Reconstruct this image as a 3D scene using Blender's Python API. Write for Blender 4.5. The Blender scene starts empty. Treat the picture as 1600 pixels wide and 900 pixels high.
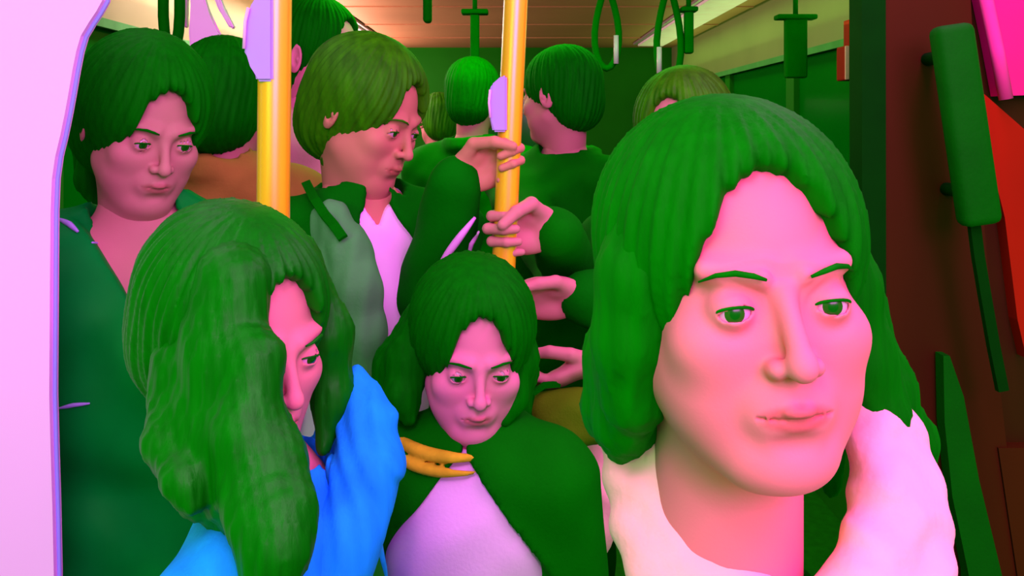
import bpy, bmesh, math, random
import numpy as np
from mathutils import Vector, Matrix
try:
    import openvdb as vdb
except ImportError:
    import pyopenvdb as vdb

random.seed(4)
SC = bpy.context.scene
COL = SC.collection
PI = math.pi

# ------------------------------------------------------------------ camera, world, lamps and added fills, exposure
F = 1386.0          # focal length in pixels of the 1600x900 frame
CZ = 1.62           # camera height
HY = 200.0          # image row of the horizon
cam_d = bpy.data.cameras.new('camera')
cam_d.sensor_width = 36.0
cam_d.lens = 36.0 * F / 1600.0
cam_d.shift_y = -(450.0 - HY) / 1600.0
cam_d.clip_start = 0.02
cam = bpy.data.objects.new('camera', cam_d)
cam.location = (0, 0, CZ)
cam.rotation_euler = (PI / 2, 0, 0)
COL.objects.link(cam)
SC.camera = cam

SC.view_settings.view_transform = 'Standard'
SC.view_settings.look = 'None'
SC.view_settings.gamma = 1.0
SC.view_settings.use_curve_mapping = False
SC.view_settings.exposure = 0.0

world = bpy.data.worlds.new('world')
world.use_nodes = True
bg = world.node_tree.nodes['Background']
bg.inputs['Color'].default_value = (0.07, 1.0, 0.09, 1)
bg.inputs['Strength'].default_value = 0.90
SC.world = world


def area_lamp(name, loc, rot, sx, sy, power, color):
    d = bpy.data.lights.new(name, 'AREA')
    d.shape = 'RECTANGLE'
    d.size = sx
    d.size_y = sy
    d.energy = power
    d.color = color
    o = bpy.data.objects.new(name, d)
    o.location = loc
    o.rotation_euler = rot
    COL.objects.link(o)
    return o


MAG = (1.0, 0.02, 0.95)
sd = bpy.data.lights.new('fill_spot', 'SPOT')  # added unseen spot, brightens the white shirt in the middle
sd.energy = 26; sd.spot_size = math.radians(24); sd.spot_blend = .8; sd.shadow_soft_size = .06; sd.color = (1.0, .35, .95)
so = bpy.data.objects.new('fill_spot', sd)
so.location = (-.06, -.25, 2.30)
so.rotation_euler = (Vector((-.07, 1.12, 1.02)) - so.location).to_track_quat('-Z', 'Y').to_euler()
COL.objects.link(so)
area_lamp('lamp_ceiling_right', (0.75, 0.2, 2.34), (0, math.radians(10), 0), 0.3, 3.4, 46, MAG)
area_lamp('lamp_ceiling_left', (-0.75, 0.2, 2.34), (0, math.radians(-10), 0), 0.3, 3.4, 14, MAG)
area_lamp('lamp_ceiling_rear_right', (1.10, 5.0, 2.255), (0, 0, 0), 0.14, 4.0, 7, (0.35, 1.0, 0.1))
area_lamp('lamp_ceiling_rear_left', (-1.10, 5.0, 2.255), (0, 0, 0), 0.14, 4.0, 55, (1.0, 0.75, 0.65))
area_lamp('fill_ceiling_left', (-1.25, 5.0, 2.0), (0, PI + 0.6, 0), 0.10, 4.4, 55, (1.0, 0.75, 0.55))  # added uplight pair, no fixture, lifts the dark far ceiling
area_lamp('fill_ceiling_right', (1.25, 5.0, 2.0), (0, PI - 0.6, 0), 0.10, 4.4, 8, (0.45, 1.0, 0.2))
area_lamp('key_front_right', (0.70, -1.3, 2.15), (math.radians(62), 0, math.radians(22)), 1.4, 0.8, 50, (1.0, 0.16, 0.92))  # unseen front key, set upper right to model faces and brighten the screen
area_lamp('fill_front_left', (-1.2, -0.9, 2.0), (math.radians(66), 0, math.radians(-30)), 1.0, 0.8, 17, (0.02, 1.0, 0.05))  # added green fill from behind the camera for the left side
area_lamp('fill_front_centre', (-0.15, -0.2, 2.4), (math.radians(42), 0, 0), 0.5, 0.5, 10, (1.0, 0.5, 0.95))  # added unseen fill over the camera for the white shirt and crowd
area_lamp('fill_crowd', (0.1, 2.6, 2.22), (0, 0, 0), 1.2, 0.3, 16, (0.05, 1.0, 0.05))  # added green fill from above for the passengers behind


def P(px, py, Y):
    """point of the place seen at a pixel, Y metres in front of the camera"""
    return Vector(((px - 800.0) / F * Y, Y, CZ - (py - HY) / F * Y))


# ------------------------------------------------------------------ materials
def lin(c):
    c = c / 255.0
    return c / 12.92 if c <= 0.04045 else ((c + 0.055) / 1.055) ** 2.4


MATS = {}


def mat(name, rgb, rough=0.85, metal=0.0, spec=0.03, var=0.10, scale=12.0, bump=0.0, bscale=200.0,
        light=(1.0, 1.0, 1.0), coat=0.0, stretch=None, emit=None):
    """procedural surface; rgb is its colour as seen (0-255)"""
    if name in MATS:
        return MATS[name]
    m = bpy.data.materials.new(name)
    m.use_nodes = True
    nt = m.node_tree
    b = nt.nodes['Principled BSDF']
    col = [min(0.97, lin(rgb[i]) / light[i]) for i in range(3)]
    b.inputs['Roughness'].default_value = rough
    b.inputs['Metallic'].default_value = metal
    b.inputs['Specular IOR Level'].default_value = spec
    b.inputs['Coat Weight'].default_value = coat
    tc = nt.nodes.new('ShaderNodeTexCoord')
    mp = nt.nodes.new('ShaderNodeMapping')
    if stretch:
        mp.inputs['Scale'].default_value = stretch
    nt.links.new(tc.outputs['Object'], mp.inputs['Vector'])
    nz = nt.nodes.new('ShaderNodeTexNoise')
    nz.inputs['Scale'].default_value = scale
    nz.inputs['Detail'].default_value = 3
    nt.links.new(mp.outputs['Vector'], nz.inputs['Vector'])
    rmp = nt.nodes.new('ShaderNodeValToRGB')
    rmp.color_ramp.elements[0].position = 0.3
    rmp.color_ramp.elements[1].position = 0.7
    rmp.color_ramp.elements[0].color = tuple(c * (1 - var) for c in col) + (1,)
    rmp.color_ramp.elements[1].color = tuple(min(0.98, c * (1 + var)) for c in col) + (1,)
    nt.links.new(nz.outputs['Fac'], rmp.inputs['Fac'])
    nt.links.new(rmp.outputs['Color'], b.inputs['Base Color'])
    if bump > 0:
        n2 = nt.nodes.new('ShaderNodeTexNoise')
        n2.inputs['Scale'].default_value = bscale
        nt.links.new(mp.outputs['Vector'], n2.inputs['Vector'])
        bp = nt.nodes.new('ShaderNodeBump')
        bp.inputs['Strength'].default_value = bump
        bp.inputs['Distance'].default_value = 0.002
        nt.links.new(n2.outputs['Fac'], bp.inputs['Height'])
        nt.links.new(bp.outputs['Normal'], b.inputs['Normal'])
    if emit:
        b.inputs['Emission Color'].default_value = tuple(lin(c) for c in emit[:3]) + (1,)
        b.inputs['Emission Strength'].default_value = emit[3]
    MATS[name] = m
    return m


def skin_mat(name, rgb, lip, rough=0.6):
    m = mat(name, rgb, rough=rough, spec=0.2, var=0.05, scale=9, bump=0.05, bscale=500, light=(1.0, 1.0, 1.0))
    nt = m.node_tree
    if nt.nodes.get('lipmix'):
        return m
    b = nt.nodes['Principled BSDF']
    src = b.inputs['Base Color'].links[0].from_socket
    at = nt.nodes.new('ShaderNodeAttribute')
    at.attribute_name = 'lip'
    mx = nt.nodes.new('ShaderNodeMix')
    mx.name = 'lipmix'
    mx.data_type = 'RGBA'
    nt.links.new(at.outputs['Fac'], mx.inputs['Factor'])
    nt.links.new(src, mx.inputs['A'])
    mx.inputs['B'].default_value = tuple(lin(c) for c in lip) + (1,)
    nt.links.new(mx.outputs['Result'], b.inputs['Base Color'])
    return m


# ------------------------------------------------------------------ objects
def tag(o, label=None, cat=None, group=None, kind=None):
    if label: o['label'] = label
    if cat: o['category'] = cat
    if group: o['group'] = group
    if kind: o['kind'] = kind
    return o


def empty(name, loc, label, cat, group=None):
    o = bpy.data.objects.new(name, None)
    o.location = loc
    o.empty_display_size = 0.05
    COL.objects.link(o)
    return tag(o, label, cat, group)


def link(name, me, m, parent=None, loc=None, smooth=True):
    """me is written in place coordinates; the origin goes to loc (or the parent's)"""
    org = Vector(loc) if loc is not None else (Vector(parent.location) if parent is not None else Vector((0, 0, 0)))
    if parent is not None and parent.parent is not None and loc is None:
        org = Vector(parent.matrix_world.translation)
    if parent is not None:
        bpy.context.view_layer.update()
        org = parent.matrix_world.translation.copy()
    me.transform(Matrix.Translation(-org))
    o = bpy.data.objects.new(name, me)
    if parent is not None:
        o.parent = parent
    else:
        o.location = org
    if m is not None and len(me.materials) == 0:
        me.materials.append(m)
    if smooth:
        me.polygons.foreach_set('use_smooth', [True] * len(me.polygons))
    COL.objects.link(o)
    bpy.context.view_layer.update()
    return o


def bm_mesh(bm, name='mesh'):
    bmesh.ops.recalc_face_normals(bm, faces=bm.faces)
    me = bpy.data.meshes.new(name)
    bm.to_mesh(me)
    bm.free()
    return me


def add_box(bm, lo, hi, bev=0.0, M=None):
    r = bmesh.ops.create_cube(bm, size=1.0)
    vs = r['verts']
    c = [(lo[i] + hi[i]) / 2 for i in range(3)]
    s = [abs(hi[i] - lo[i]) for i in range(3)]
    for v in vs:
        v.co = Vector((v.co[i] * s[i] + c[i] for i in range(3)))
    if bev > 0:
        es = list({e for v in vs for e in v.link_edges})
        r2 = bmesh.ops.bevel(bm, geom=es, offset=bev, segments=3, affect='EDGES', profile=0.5)
        vs = list({v for f in r2['faces'] for v in f.verts} | {v for v in vs if v.is_valid})
    if M is not None:
        for v in vs:
            v.co = M @ v.co


def add_tube(bm, pts, r, n=16, cap=True):
    pts = [Vector(p) for p in pts]
    rs = r if isinstance(r, (list, tuple)) else [r] * len(pts)
    rings = []
    up = None
    for i, p in enumerate(pts):
        a = pts[max(0, i - 1)]
        b = pts[min(len(pts) - 1, i + 1)]
        t = (b - a).normalized()
        if up is None:
            up = Vector((0, 0, 1)) if abs(t.z) < 0.9 else Vector((0, 1, 0))
        u = (up - t * up.dot(t)).normalized()
        w = t.cross(u)
        up = u
        rings.append([bm.verts.new(p + (u * math.cos(2 * PI * k / n) + w * math.sin(2 * PI * k / n)) * rs[i]) for k in range(n)])
    for i in range(len(rings) - 1):
        for k in range(n):
            bm.faces.new((rings[i][k], rings[i][(k + 1) % n], rings[i + 1][(k + 1) % n], rings[i + 1][k]))
    if cap:
        bm.faces.new(rings[0][::-1])
        bm.faces.new(rings[-1])


def add_ribbon(bm, pts, w, t, wdir):
    """strap of width w along wdir and thickness t"""
    pts = [Vector(p) for p in pts]
    wd = Vector(wdir).normalized()
    rings = []
    for i, p in enumerate(pts):
        a = pts[max(0, i - 1)]; b = pts[min(len(pts) - 1, i + 1)]
        T = (b - a).normalized()
        W = (wd - T * wd.dot(T)).normalized()
        N = T.cross(W)
        rings.append([bm.verts.new(p + W * sx * w / 2 + N * sn * t / 2) for sx, sn in ((-1, -1), (1, -1), (1, 1), (-1, 1))])
    for i in range(len(rings) - 1):
        for k in range(4):
            bm.faces.new((rings[i][k], rings[i][(k + 1) % 4], rings[i + 1][(k + 1) % 4], rings[i + 1][k]))
    bm.faces.new(rings[0][::-1]); bm.faces.new(rings[-1])


def add_loop(bm, pts, r, n=10):
    """closed tube"""
    pts = [Vector(p) for p in pts]
    N = len(pts)
    nrm = (pts[N // 3] - pts[0]).cross(pts[2 * N // 3] - pts[0]).normalized()
    rings = []
    for i, p in enumerate(pts):
        t = (pts[(i + 1) % N] - pts[i - 1]).normalized()
        w = t.cross(nrm)
        rings.append([bm.verts.new(p + (nrm * math.cos(2 * PI * k / n) + w * math.sin(2 * PI * k / n)) * r) for k in range(n)])
    for i in range(N):
        for k in range(n):
            bm.faces.new((rings[i][k], rings[i][(k + 1) % n], rings[(i + 1) % N][(k + 1) % n], rings[(i + 1) % N][k]))


def add_slab(bm, pts, off):
    """prism: closed outline pts pushed by vector off"""
    a = [bm.verts.new(Vector(p)) for p in pts]
    b = [bm.verts.new(Vector(p) + Vector(off)) for p in pts]
    bm.faces.new(a)
    bm.faces.new(b[::-1])
    n = len(a)
    for i in range(n):
        bm.faces.new((a[i], b[i], b[(i + 1) % n], a[(i + 1) % n]))


# ------------------------------------------------------------------ volume modelling
class Vol:
    def __init__(s, lo, hi, h):
        s.lo = np.array(lo, dtype=np.float64); s.h = h
        s.n = np.maximum(4, np.ceil((np.array(hi) - s.lo) / h).astype(int))
        s.d = np.full(tuple(s.n), 0.05, dtype=np.float32)
        s.ax = [(s.lo[i] + h * np.arange(s.n[i])).astype(np.float32) for i in range(3)]

    def sl(s, lo, hi, m):
        a = [max(0, int(math.floor((lo[i] - m - s.lo[i]) / s.h))) for i in range(3)]
        b = [min(int(s.n[i]), int(math.ceil((hi[i] + m - s.lo[i]) / s.h)) + 1) for i in range(3)]
        if any(a[i] >= b[i] for i in range(3)):
            return None, None
        S = tuple(slice(a[i], b[i]) for i in range(3))
        X = s.ax[0][S[0]][:, None, None]; Y = s.ax[1][S[1]][None, :, None]; Z = s.ax[2][S[2]][None, None, :]
        return S, (X, Y, Z)

    def comb(s, S, v, k, op):
        d = s.d[S]
        v = v.astype(np.float32)
        if op == 'sub': v = -v
        if op == 'add':
            if k > 0:
                hh = np.maximum(k - np.abs(d - v), 0) / k
                s.d[S] = np.minimum(d, v) - hh * hh * k * 0.25
            else: s.d[S] = np.minimum(d, v)
        else:
            if k > 0:
                hh = np.maximum(k - np.abs(d - v), 0) / k
                s.d[S] = np.maximum(d, v) + hh * hh * k * 0.25
            else: s.d[S] = np.maximum(d, v)

    def ell(s, c, r, k=0.0, R=None, op='add'):
        c = np.array(c, float)
        r = [r] * 3 if isinstance(r, (int, float)) else list(r)
        rm = max(r)
        ext = np.array([rm] * 3) if R is not None else np.array(r)
        S, G = s.sl(c - ext, c + ext, k + 3 * s.h)
        if S is None: return s
        x, y, z = G[0] - c[0], G[1] - c[1], G[2] - c[2]
        if R is not None:
            x, y, z = (R[0][i] * x + R[1][i] * y + R[2][i] * z for i in range(3))
        k0 = np.sqrt((x / r[0]) ** 2 + (y / r[1]) ** 2 + (z / r[2]) ** 2)
        k1 = np.sqrt((x / r[0] ** 2) ** 2 + (y / r[1] ** 2) ** 2 + (z / r[2] ** 2) ** 2) + 1e-6
        s.comb(S, k0 * (k0 - 1) / k1, k, op)
        return s

    def cone(s, a, b, ra, rb=None, k=0.0, op='add'):
        rb = ra if rb is None else rb
        a = np.array(a, float); b = np.array(b, float)
        rm = max(ra, rb)
        S, G = s.sl(np.minimum(a, b) - rm, np.maximum(a, b) + rm, k + 3 * s.h)
        if S is None: return s
        ba = b - a
        L = float(ba @ ba) + 1e-9
        t = ((G[0] - a[0]) * ba[0] + (G[1] - a[1]) * ba[1] + (G[2] - a[2]) * ba[2]) / L
        t = np.clip(t, 0, 1)
        dx = G[0] - a[0] - t * ba[0]; dy = G[1] - a[1] - t * ba[1]; dz = G[2] - a[2] - t * ba[2]
        s.comb(S, np.sqrt(dx * dx + dy * dy + dz * dz) - (ra + (rb - ra) * t), k, op)
        return s

    def chain(s, pts, rs, k=0.0, kin=None, op='add'):
        for i in range(len(pts) - 1):
            s.cone(pts[i], pts[i + 1], rs[i], rs[i + 1], k if (i == 0 or kin is None) else kin, op)
        return s

    def fn(s, f, op='max', k=0.0):
        X = s.ax[0][:, None, None]; Y = s.ax[1][None, :, None]; Z = s.ax[2][None, None, :]
        v = f(X, Y, Z)
        v = np.broadcast_to(v, s.d.shape)
        if op == 'disp': s.d = (s.d + v).astype(np.float32)
        else: s.comb((slice(None),) * 3, v, k, 'add' if op == 'min' else 'int')
        return s

    def arrays(s):
        d = s.d.copy()
        for i in range(3):      # close the volume at its borders
            sl = [slice(None)] * 3
            sl[i] = 0; d[tuple(sl)] = np.maximum(d[tuple(sl)], s.h * 0.5)
            sl[i] = -1; d[tuple(sl)] = np.maximum(d[tuple(sl)], s.h * 0.5)
        g = vdb.FloatGrid(background=0.05)
        g.copyFromArray(d)
        p, q = g.convertToQuads(0.0)
        p = p.astype(np.float64) * s.h + s.lo
        return p, q[:, ::-1]


def join_mesh(parts, name='mesh'):
    ps, qs, n = [], [], 0
    for p, q in parts:
        ps.append(p); qs.append(q + n); n += len(p)
    p = np.concatenate(ps); q = np.concatenate(qs)
    me = bpy.data.meshes.new(name)
    me.vertices.add(len(p)); me.vertices.foreach_set('co', p.astype(np.float32).ravel())
    me.loops.add(len(q) * 4); me.loops.foreach_set('vertex_index', q.astype(np.int32).ravel())
    me.polygons.add(len(q)); me.polygons.foreach_set('loop_start', np.arange(0, len(q) * 4, 4, dtype=np.int32))
    me.update(calc_edges=True)
    me.validate()
    return me


def rotm(yaw, pitch=0, roll=0):
    return (Matrix.Rotation(math.radians(yaw), 3, 'Z') @ Matrix.Rotation(math.radians(pitch), 3, 'X') @ Matrix.Rotation(math.radians(roll), 3, 'Y'))


def wob(X, Y, Z, a, f, ph=0.0):
    """soft cloth folds"""
    return a * (np.sin(f * X + 2.1 * np.sin(f * 0.6 * Z + ph)) * np.cos(f * 0.8 * Z + 1.3 * np.sin(f * 0.5 * Y) + ph)
                + 0.5 * np.sin(f * 1.7 * Z + 1.9 * np.sin(f * 0.9 * X) + 2 * ph + f * Y))


# ------------------------------------------------------------------ people
def head_vol(R, C, s, h, neck_to, wide=1.0):
    """a head with brow, sockets, lids, nose, lips, chin and ears; face towards local -Y"""
    C = np.array(C)
    Rn = np.array(R)
    W = lambda x, y, z: C + Rn @ (np.array((x * wide, y, z)) * s)
    Rl = [list(r) for r in Rn]
    e = 0.15 * s
    v = Vol(C - np.array((e, e, e * 1.55)), C + e, h)
    E = lambda c, r, k=0.0, op='add': v.ell(W(*c), [q * s for q in r], k * s, Rl, op)
    Kn = lambda a, b, ra, rb, k, op='add': v.cone(W(*a), W(*b), ra * s, rb * s, k * s, op)
    E((0, .018, .034), (.0755, .094, .082))
    E((0, -.028, -.03), (.060, .062, .078), .03)
    E((0, -.045, -.078), (.037, .033, .034), .03)
    E((0, -.078, -.098), (.017, .013, .014), .02)
    for q in (-1, 1):
        Kn((q * .051, -.01, -.056), (q * .020, -.064, -.096), .015, .012, .03)      # jaw line
        E((q * .040, -.046, -.050), (.018, .022, .026), .03)
        E((q * .042, -.062, -.022), (.020, .018, .018), .02)                        # cheekbone
        Kn((q * .014, -.083, .021), (q * .045, -.071, .026), .006, .005, .016)      # brow
        E((q * .031, -.098, .000), (.017, .016, .012), .014, 'sub')                 # socket
    Kn((0, -.083, .012), (0, -.104, -.024), .0055, .0075, .010)                     # nose bridge
    E((0, -.106, -.030), (.0088, .0090, .0080), .007)
    for q in (-1, 1):
        E((q * .012, -.095, -.032), (.0060, .0080, .0060), .006)
        E((q * .0062, -.103, -.0385), (.0030, .0042, .0030), .002, 'sub')
        # lids
        E((q * .031, -.0755, .001), (.0143, .0139, .0132), .006)
        v.ell(W(q * .031, -.094, .0005), [.0134 * s, .016 * s, .0041 * s], .0008 * s,
              [list(r) for r in (Rn @ np.array(Matrix.Rotation(q * 0.10, 3, 'Y')))], 'sub')
        E((q * .031, -.0755, .001), (.0122, .0122, .0122), 0, 'sub')
    E((0, -.084, -.060), (.025, .014, .019), .014)                                  # mouth mound
    for q in (-1, 1):
        Kn((q * .020, -.0850, -.0600), (q * .004, -.0940, -.0568), .0022, .0040, .004)
    E((0, -.0985, -.057), (.010, .0052, .0042), .004)
    for q in (-1, 1):
        Kn((q * .018, -.0860, -.0630), (q * .003, -.0930, -.0665), .0022, .0048, .004)
    Kn((-.023, -.090, -.0618), (0, -.1015, -.0616), .0009, .0011, .0015, 'sub')
    Kn((.023, -.090, -.0618), (0, -.1015, -.0616), .0009, .0011, .0015, 'sub')
    E((0, -.101, -.0465), (.0030, .0040, .0065), .003, 'sub')                       # philtrum
    E((0, -.097, -.079), (.014, .006, .005), .008, 'sub')
    for q in (-1, 1):                                                               # ears
        Re = Rn @ np.array(Matrix.Rotation(q * 0.35, 3, 'Z'))
        v.ell(W(q * .080, .014, -.006), [.007 * s, .019 * s, .031 * s], .004 * s, [list(r) for r in Re])
        v.ell(W(q * .0865, .010, -.003), [.0045 * s, .011 * s, .020 * s], .002 * s, [list(r) for r in Re], 'sub')
        E((q * .083, .006, -.008), (.005, .005, .006), .003)
    v.cone(W(0, .022, -.05), neck_to, .052 * s, .056 * s, .035 * s)
    return v, W


def uv_eye(c, R, r):
    bm = bmesh.new()
    bmesh.ops.create_uvsphere(bm, u_segments=24, v_segments=24, radius=r)
    for f in bm.faces:
        z = f.calc_center_median().normalized().z
        f.material_index = 2 if z > 0.965 else (1 if z > 0.86 else 0)
    # sphere pole (+Z) turned to the gaze (local -Y)
    M = Matrix.Translation(Vector(c)) @ (Matrix([list(x) for x in R]).to_4x4()) @ Matrix.Rotation(math.radians(90), 4, 'X')
    bmesh.ops.transform(bm, matrix=M, verts=bm.verts)
    return bm_mesh(bm)


def hand_arrays(origin, thumb, fingers, side, curl, s=1.0, h=0.0022, spread=0.0, thumb_close=0.5):
    """five-fingered hand; origin at the wrist; thumb = side the thumb leaves, fingers = pointing direction.
    side -1 right, +1 left.  curl = bends of the three joints in degrees (list per finger or one triple)"""
    x = Vector(thumb).normalized(); y = Vector(fingers).normalized()
    x = (x - y * x.dot(y)).normalized()
    z = x.cross(y) * side                       # back of the hand
    if not isinstance(curl[0], (list, tuple)): curl = [curl] * 4
    e = 0.13
    v = Vol((-0.07, -0.06, -0.10), (0.10, 0.20, 0.05), h / s)
    v.ell((0, .005, 0), (.026, .03, .018))
    v.ell((.004, .050, .001), (.040, .050, .0135), .012)
    v.ell((.010, .075, .001), (.032, .022, .0125), .010)
    v.ell((-.020, .045, -.006), (.016, .038, .012), .010)
    v.ell((.026, .032, -.008), (.016, .030, .014), .012)
    base = [(.029, .088), (.010, .094), (-.010, .090), (-.028, .080)]
    seg = [(.040, .024, .020), (.044, .028, .021), (.041, .026, .020), (.032, .019, .017)]
    rad = [.0088, .0092, .0088, .0076]
    for i in range(4):
        bx, by = base[i]
        p = Vector((bx * 0.9, by - .02, 0)); q = Vector((bx, by, 0.001))
        v.cone(p, q, rad[i] * 1.05, rad[i] * 1.02, .008)
        a = 0.0
        sx = (1.5 - i) * spread
        for j in range(3):
            a += math.radians(curl[i][j])
            d = Vector((math.sin(sx) * math.cos(a), math.cos(a) * math.cos(sx), -math.sin(a)))
            n = q + d * seg[i][j]
            v.cone(q, n, rad[i] * (1.0 - .07 * j), rad[i] * (0.93 - .08 * j), .0025)
            q = n
    tc = thumb_close
    t0 = Vector((.024, .018, -.006)); t1 = Vector((.046, .045, -.016 - .014 * tc))
    t2 = t1 + Vector((.012 - .022 * tc, .030, -.008 - .016 * tc)); t3 = t2 + Vector((.004 - .022 * tc, .024, -.004 - .006 * tc))
    v.chain([t0, t1, t2, t3], [.014, .0115, .0102, .0082], .006, .003)
    v.cone((0, -.015, 0), (0, .01, 0), .023, .024, .012)
    p, q = v.arrays()
    B = np.array([list(x), list(y), list(z)])
    p = (p * s) @ B + np.array(origin)
    if side < 0: q = q[:, ::-1]
    return p, q


def hair_cap(R, C, s, h, grow=.014, face=(.060, .078), low=-.03, top=.0, fringe=0.0, ext=0.16, back=0.0):
    C = np.array(C); Rn = np.array(R)
    W = lambda x, y, z: C + Rn @ (np.array((x, y, z)) * s)
    Rl = [list(r) for r in Rn]
    v = Vol(C - ext * s, C + ext * s, h)
    g = grow
    v.ell(W(0, .022, .036 + top / 2), [(.0755 + g) * s, (.095 + g) * s, (.083 + g + top / 2) * s], 0, Rl)
    v.ell(W(0, .055, -.03), [(.062 + g) * s, (.055 + g + back) * s, (.06 + g) * s], .03 * s, Rl)
    # face opening
    v.ell(W(0, -.115, -.022), [face[0] * s, .112 * s, (face[1] + .020 - fringe) * s], .010 * s, Rl, 'sub')
    v.ell(W(0, -.10, .045), [.030 * s, .085 * s, (.045 - fringe) * s], .02 * s, Rl, 'sub')
    for q in (-1, 1):
        pass
    return v, W


def strands(v, C, R, amp=.0016, n=46):
    Rn = np.array(R)
    def f(X, Y, Z):
        x, y, z = X - C[0], Y - C[1], Z - C[2]
        lx, ly, lz = (Rn[0][i] * x + Rn[1][i] * y + Rn[2][i] * z for i in range(3))
        a = np.arctan2(lx, ly - 0.01)
        rr = np.sqrt(lx * lx + ly * ly) / 0.08
        w = np.clip(rr, 0, 1)
        return amp * w * (np.sin(a * n + 5 * np.sin(lz * 18)) + 0.6 * np.sin(a * n * 0.43 + 9 * lz))
    v.fn(f, 'disp')


def person(name_label, cat_group, head, hz=(0, 0, 0), torso_yaw=0, hs=1.0, skin=None, hair=None, h=.003,
           lean=(0, 0), build=1.0, arms=(None, None), top=None, inner=None, trousers=None, open_front=0.0,
           cap=None, locks=(), lockr=.02, vneck=.06, collar=True, gaze=0.0, folds=.004, fold_f=34, detail=True,
           cloth_h=.008, hair_amp=.0016, sleeves=None, neck_z=0.0, shoulder=1.0, bulk=.022, brow_mat=None, slope=.42, shift=(0, 0), vtop=1.43, drop=0.0):
    """a standing passenger placed by the head's centre"""
    C = Vector(head)
    R = rotm(*hz)
    T = rotm(torso_yaw)
    H = C.z + .118 * hs - drop
    k = H / 1.70
    base = Vector((C.x + lean[0] + shift[0], C.y + lean[1] + shift[1], 0))
    root = empty('person', base, name_label, 'person', cat_group)

    def L(x, y, z):
        """body coordinates (1.70 m figure) to the place; the upper body follows the lean"""
        p = T @ Vector((x * k * build, y * k * build, 0))
        t = min(1.0, max(0.0, (z * k - 0.9 * k) / (0.55 * k)))
        return np.array((base.x - lean[0] * t + p.x, base.y - lean[1] * t + p.y, z * k))
    Tn = [list(r) for r in T]
    kb = k * build
    # --- head, neck and upper chest: fine
    hv, W = head_vol(R, C, hs, h, L(0, .022, 1.36))
    neck_b = L(0, .03, 1.40)
    # --- coarse body
    lo = np.array((base.x, base.y, 0)) - (.62, .62, 0)
    parts = [hv.arrays()]
    B = Vol((min(base.x, C.x) - .55, min(base.y, C.y) - .55, .70 * k), (max(base.x, C.x) + .55, max(base.y, C.y) + .55, C.z + .05), .010)
    sw = .165 * shoulder

    def torso(v, g, low=True):
        e = lambda c, r, kk: v.ell(L(*c), [(r[0] * kb + g), (r[1] * kb + g), (r[2] * k + g)], kk, Tn)
        e((0, .005, 1.26), (.150 * shoulder, .105, .15), 0)
        e((0, .012, 1.10), (.130, .090, .16), .06)
        e((0, .015, .93), (.160, .110, .12), .06)
        v.cone(L(-sw * .72, .012, 1.375), L(sw * .72, .012, 1.375), .045 * k + g, .045 * k + g, .06)
        v.cone(L(-sw * .62, .02, 1.385), L(0, .02, 1.43), .035 * k + g, .045 * k + g, .03)
        v.cone(L(sw * .62, .02, 1.385), L(0, .02, 1.43), .035 * k + g, .045 * k + g, .03)
    torso(B, 0)
    B.cone(L(0, .022, 1.36), W(0, .022, -.05), .054 * hs, .048 * hs, .03)
    hands = []
    arm_j = []
    for i, q in enumerate((-1, 1)):
        sh = L(q * sw, .01, 1.365)
        a = arms[i]
        if a is None:
            el = L(q * (sw + .035), .03, 1.10); wr = L(q * (sw + .02), -.04, .86)
            a = {'el': el, 'wr': wr, 'th': T @ Vector((0, -1, 0)), 'fi': T @ Vector((0, -.15, -1)), 'curl': (22, 28, 18)}
        el = np.array(a['el']); wr = np.array(a['wr'])
        B.chain([sh, el, wr], [.046 * kb, .036 * kb, .026 * k], .03, .02)
        # person's own right arm is at local -X when the face looks to -Y
        sd = -1 if q < 0 else 1
        if a.get('hand', True):
            hands.append(hand_arrays(wr, a['th'], a['fi'], sd * a.get('flip', 1), a.get('curl', (30, 35, 20)), s=a.get('s', k * .98),
                                     h=.0024 if detail else .004, thumb_close=a.get('tc', .4), spread=a.get('spread', .03)))
        arm_j.append((sh, el, wr))
    parts.append(B.arrays()); parts += hands
    me = join_mesh(parts)
    me.transform(Matrix.Identity(4))
    # lip tint
    co = np.empty(len(me.vertices) * 3, dtype=np.float32); me.vertices.foreach_get('co', co); co = co.reshape(-1, 3)
    l = (co - np.array(C)) @ np.array(R) / hs
    lm = ((l[:, 0] / .0225) ** 2 + ((l[:, 2] + .0617) / .0090) ** 2)
    att = me.attributes.new('lip', 'FLOAT', 'POINT')
    att.data.foreach_set('value', np.clip(1.6 - 1.3 * lm, 0, .85).astype(np.float32) * (l[:, 1] < -.07))
    body = link('body', me, skin, root)
    if detail:
        for q in (-1, 1):
            em = uv_eye(W(q * .031, -.0755, .001), R @ Matrix.Rotation(math.radians(gaze), 3, 'Z'), .0123 * hs)
            em.materials.append(MATS['eye white']); em.materials.append(MATS['iris']); em.materials.append(MATS['pupil'])
            link('eye', em, None, body)
            bm = bmesh.new()
            pts = [W(q * x, y, z) for x, y, z in ((.014, -.0925, .0215), (.022, -.0935, .0245), (.032, -.0895, .0262), (.042, -.083, .0245), (.050, -.0735, .0195))]
            add_tube(bm, pts, [.0010 * hs, .0018 * hs, .0020 * hs, .0015 * hs, .0006 * hs], 8)
            link('eyebrow', bm_mesh(bm), brow_mat or hair, body)
            bm = bmesh.new()
            pts = [W(q * (.031 + .0118 * math.cos(t)), -.0755 - math.sqrt(.0138 ** 2 - (.0118 * math.cos(t)) ** 2 - (.0042 * math.sin(t)) ** 2), .0012 + .0042 * math.sin(t)) for t in np.linspace(0.1, PI - .1, 15)]
            add_tube(bm, pts, [.0005 * hs] + [.0010 * hs] * 13 + [.0005 * hs], 6)
            link('eyelashes', bm_mesh(bm), brow_mat or hair, body)
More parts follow.
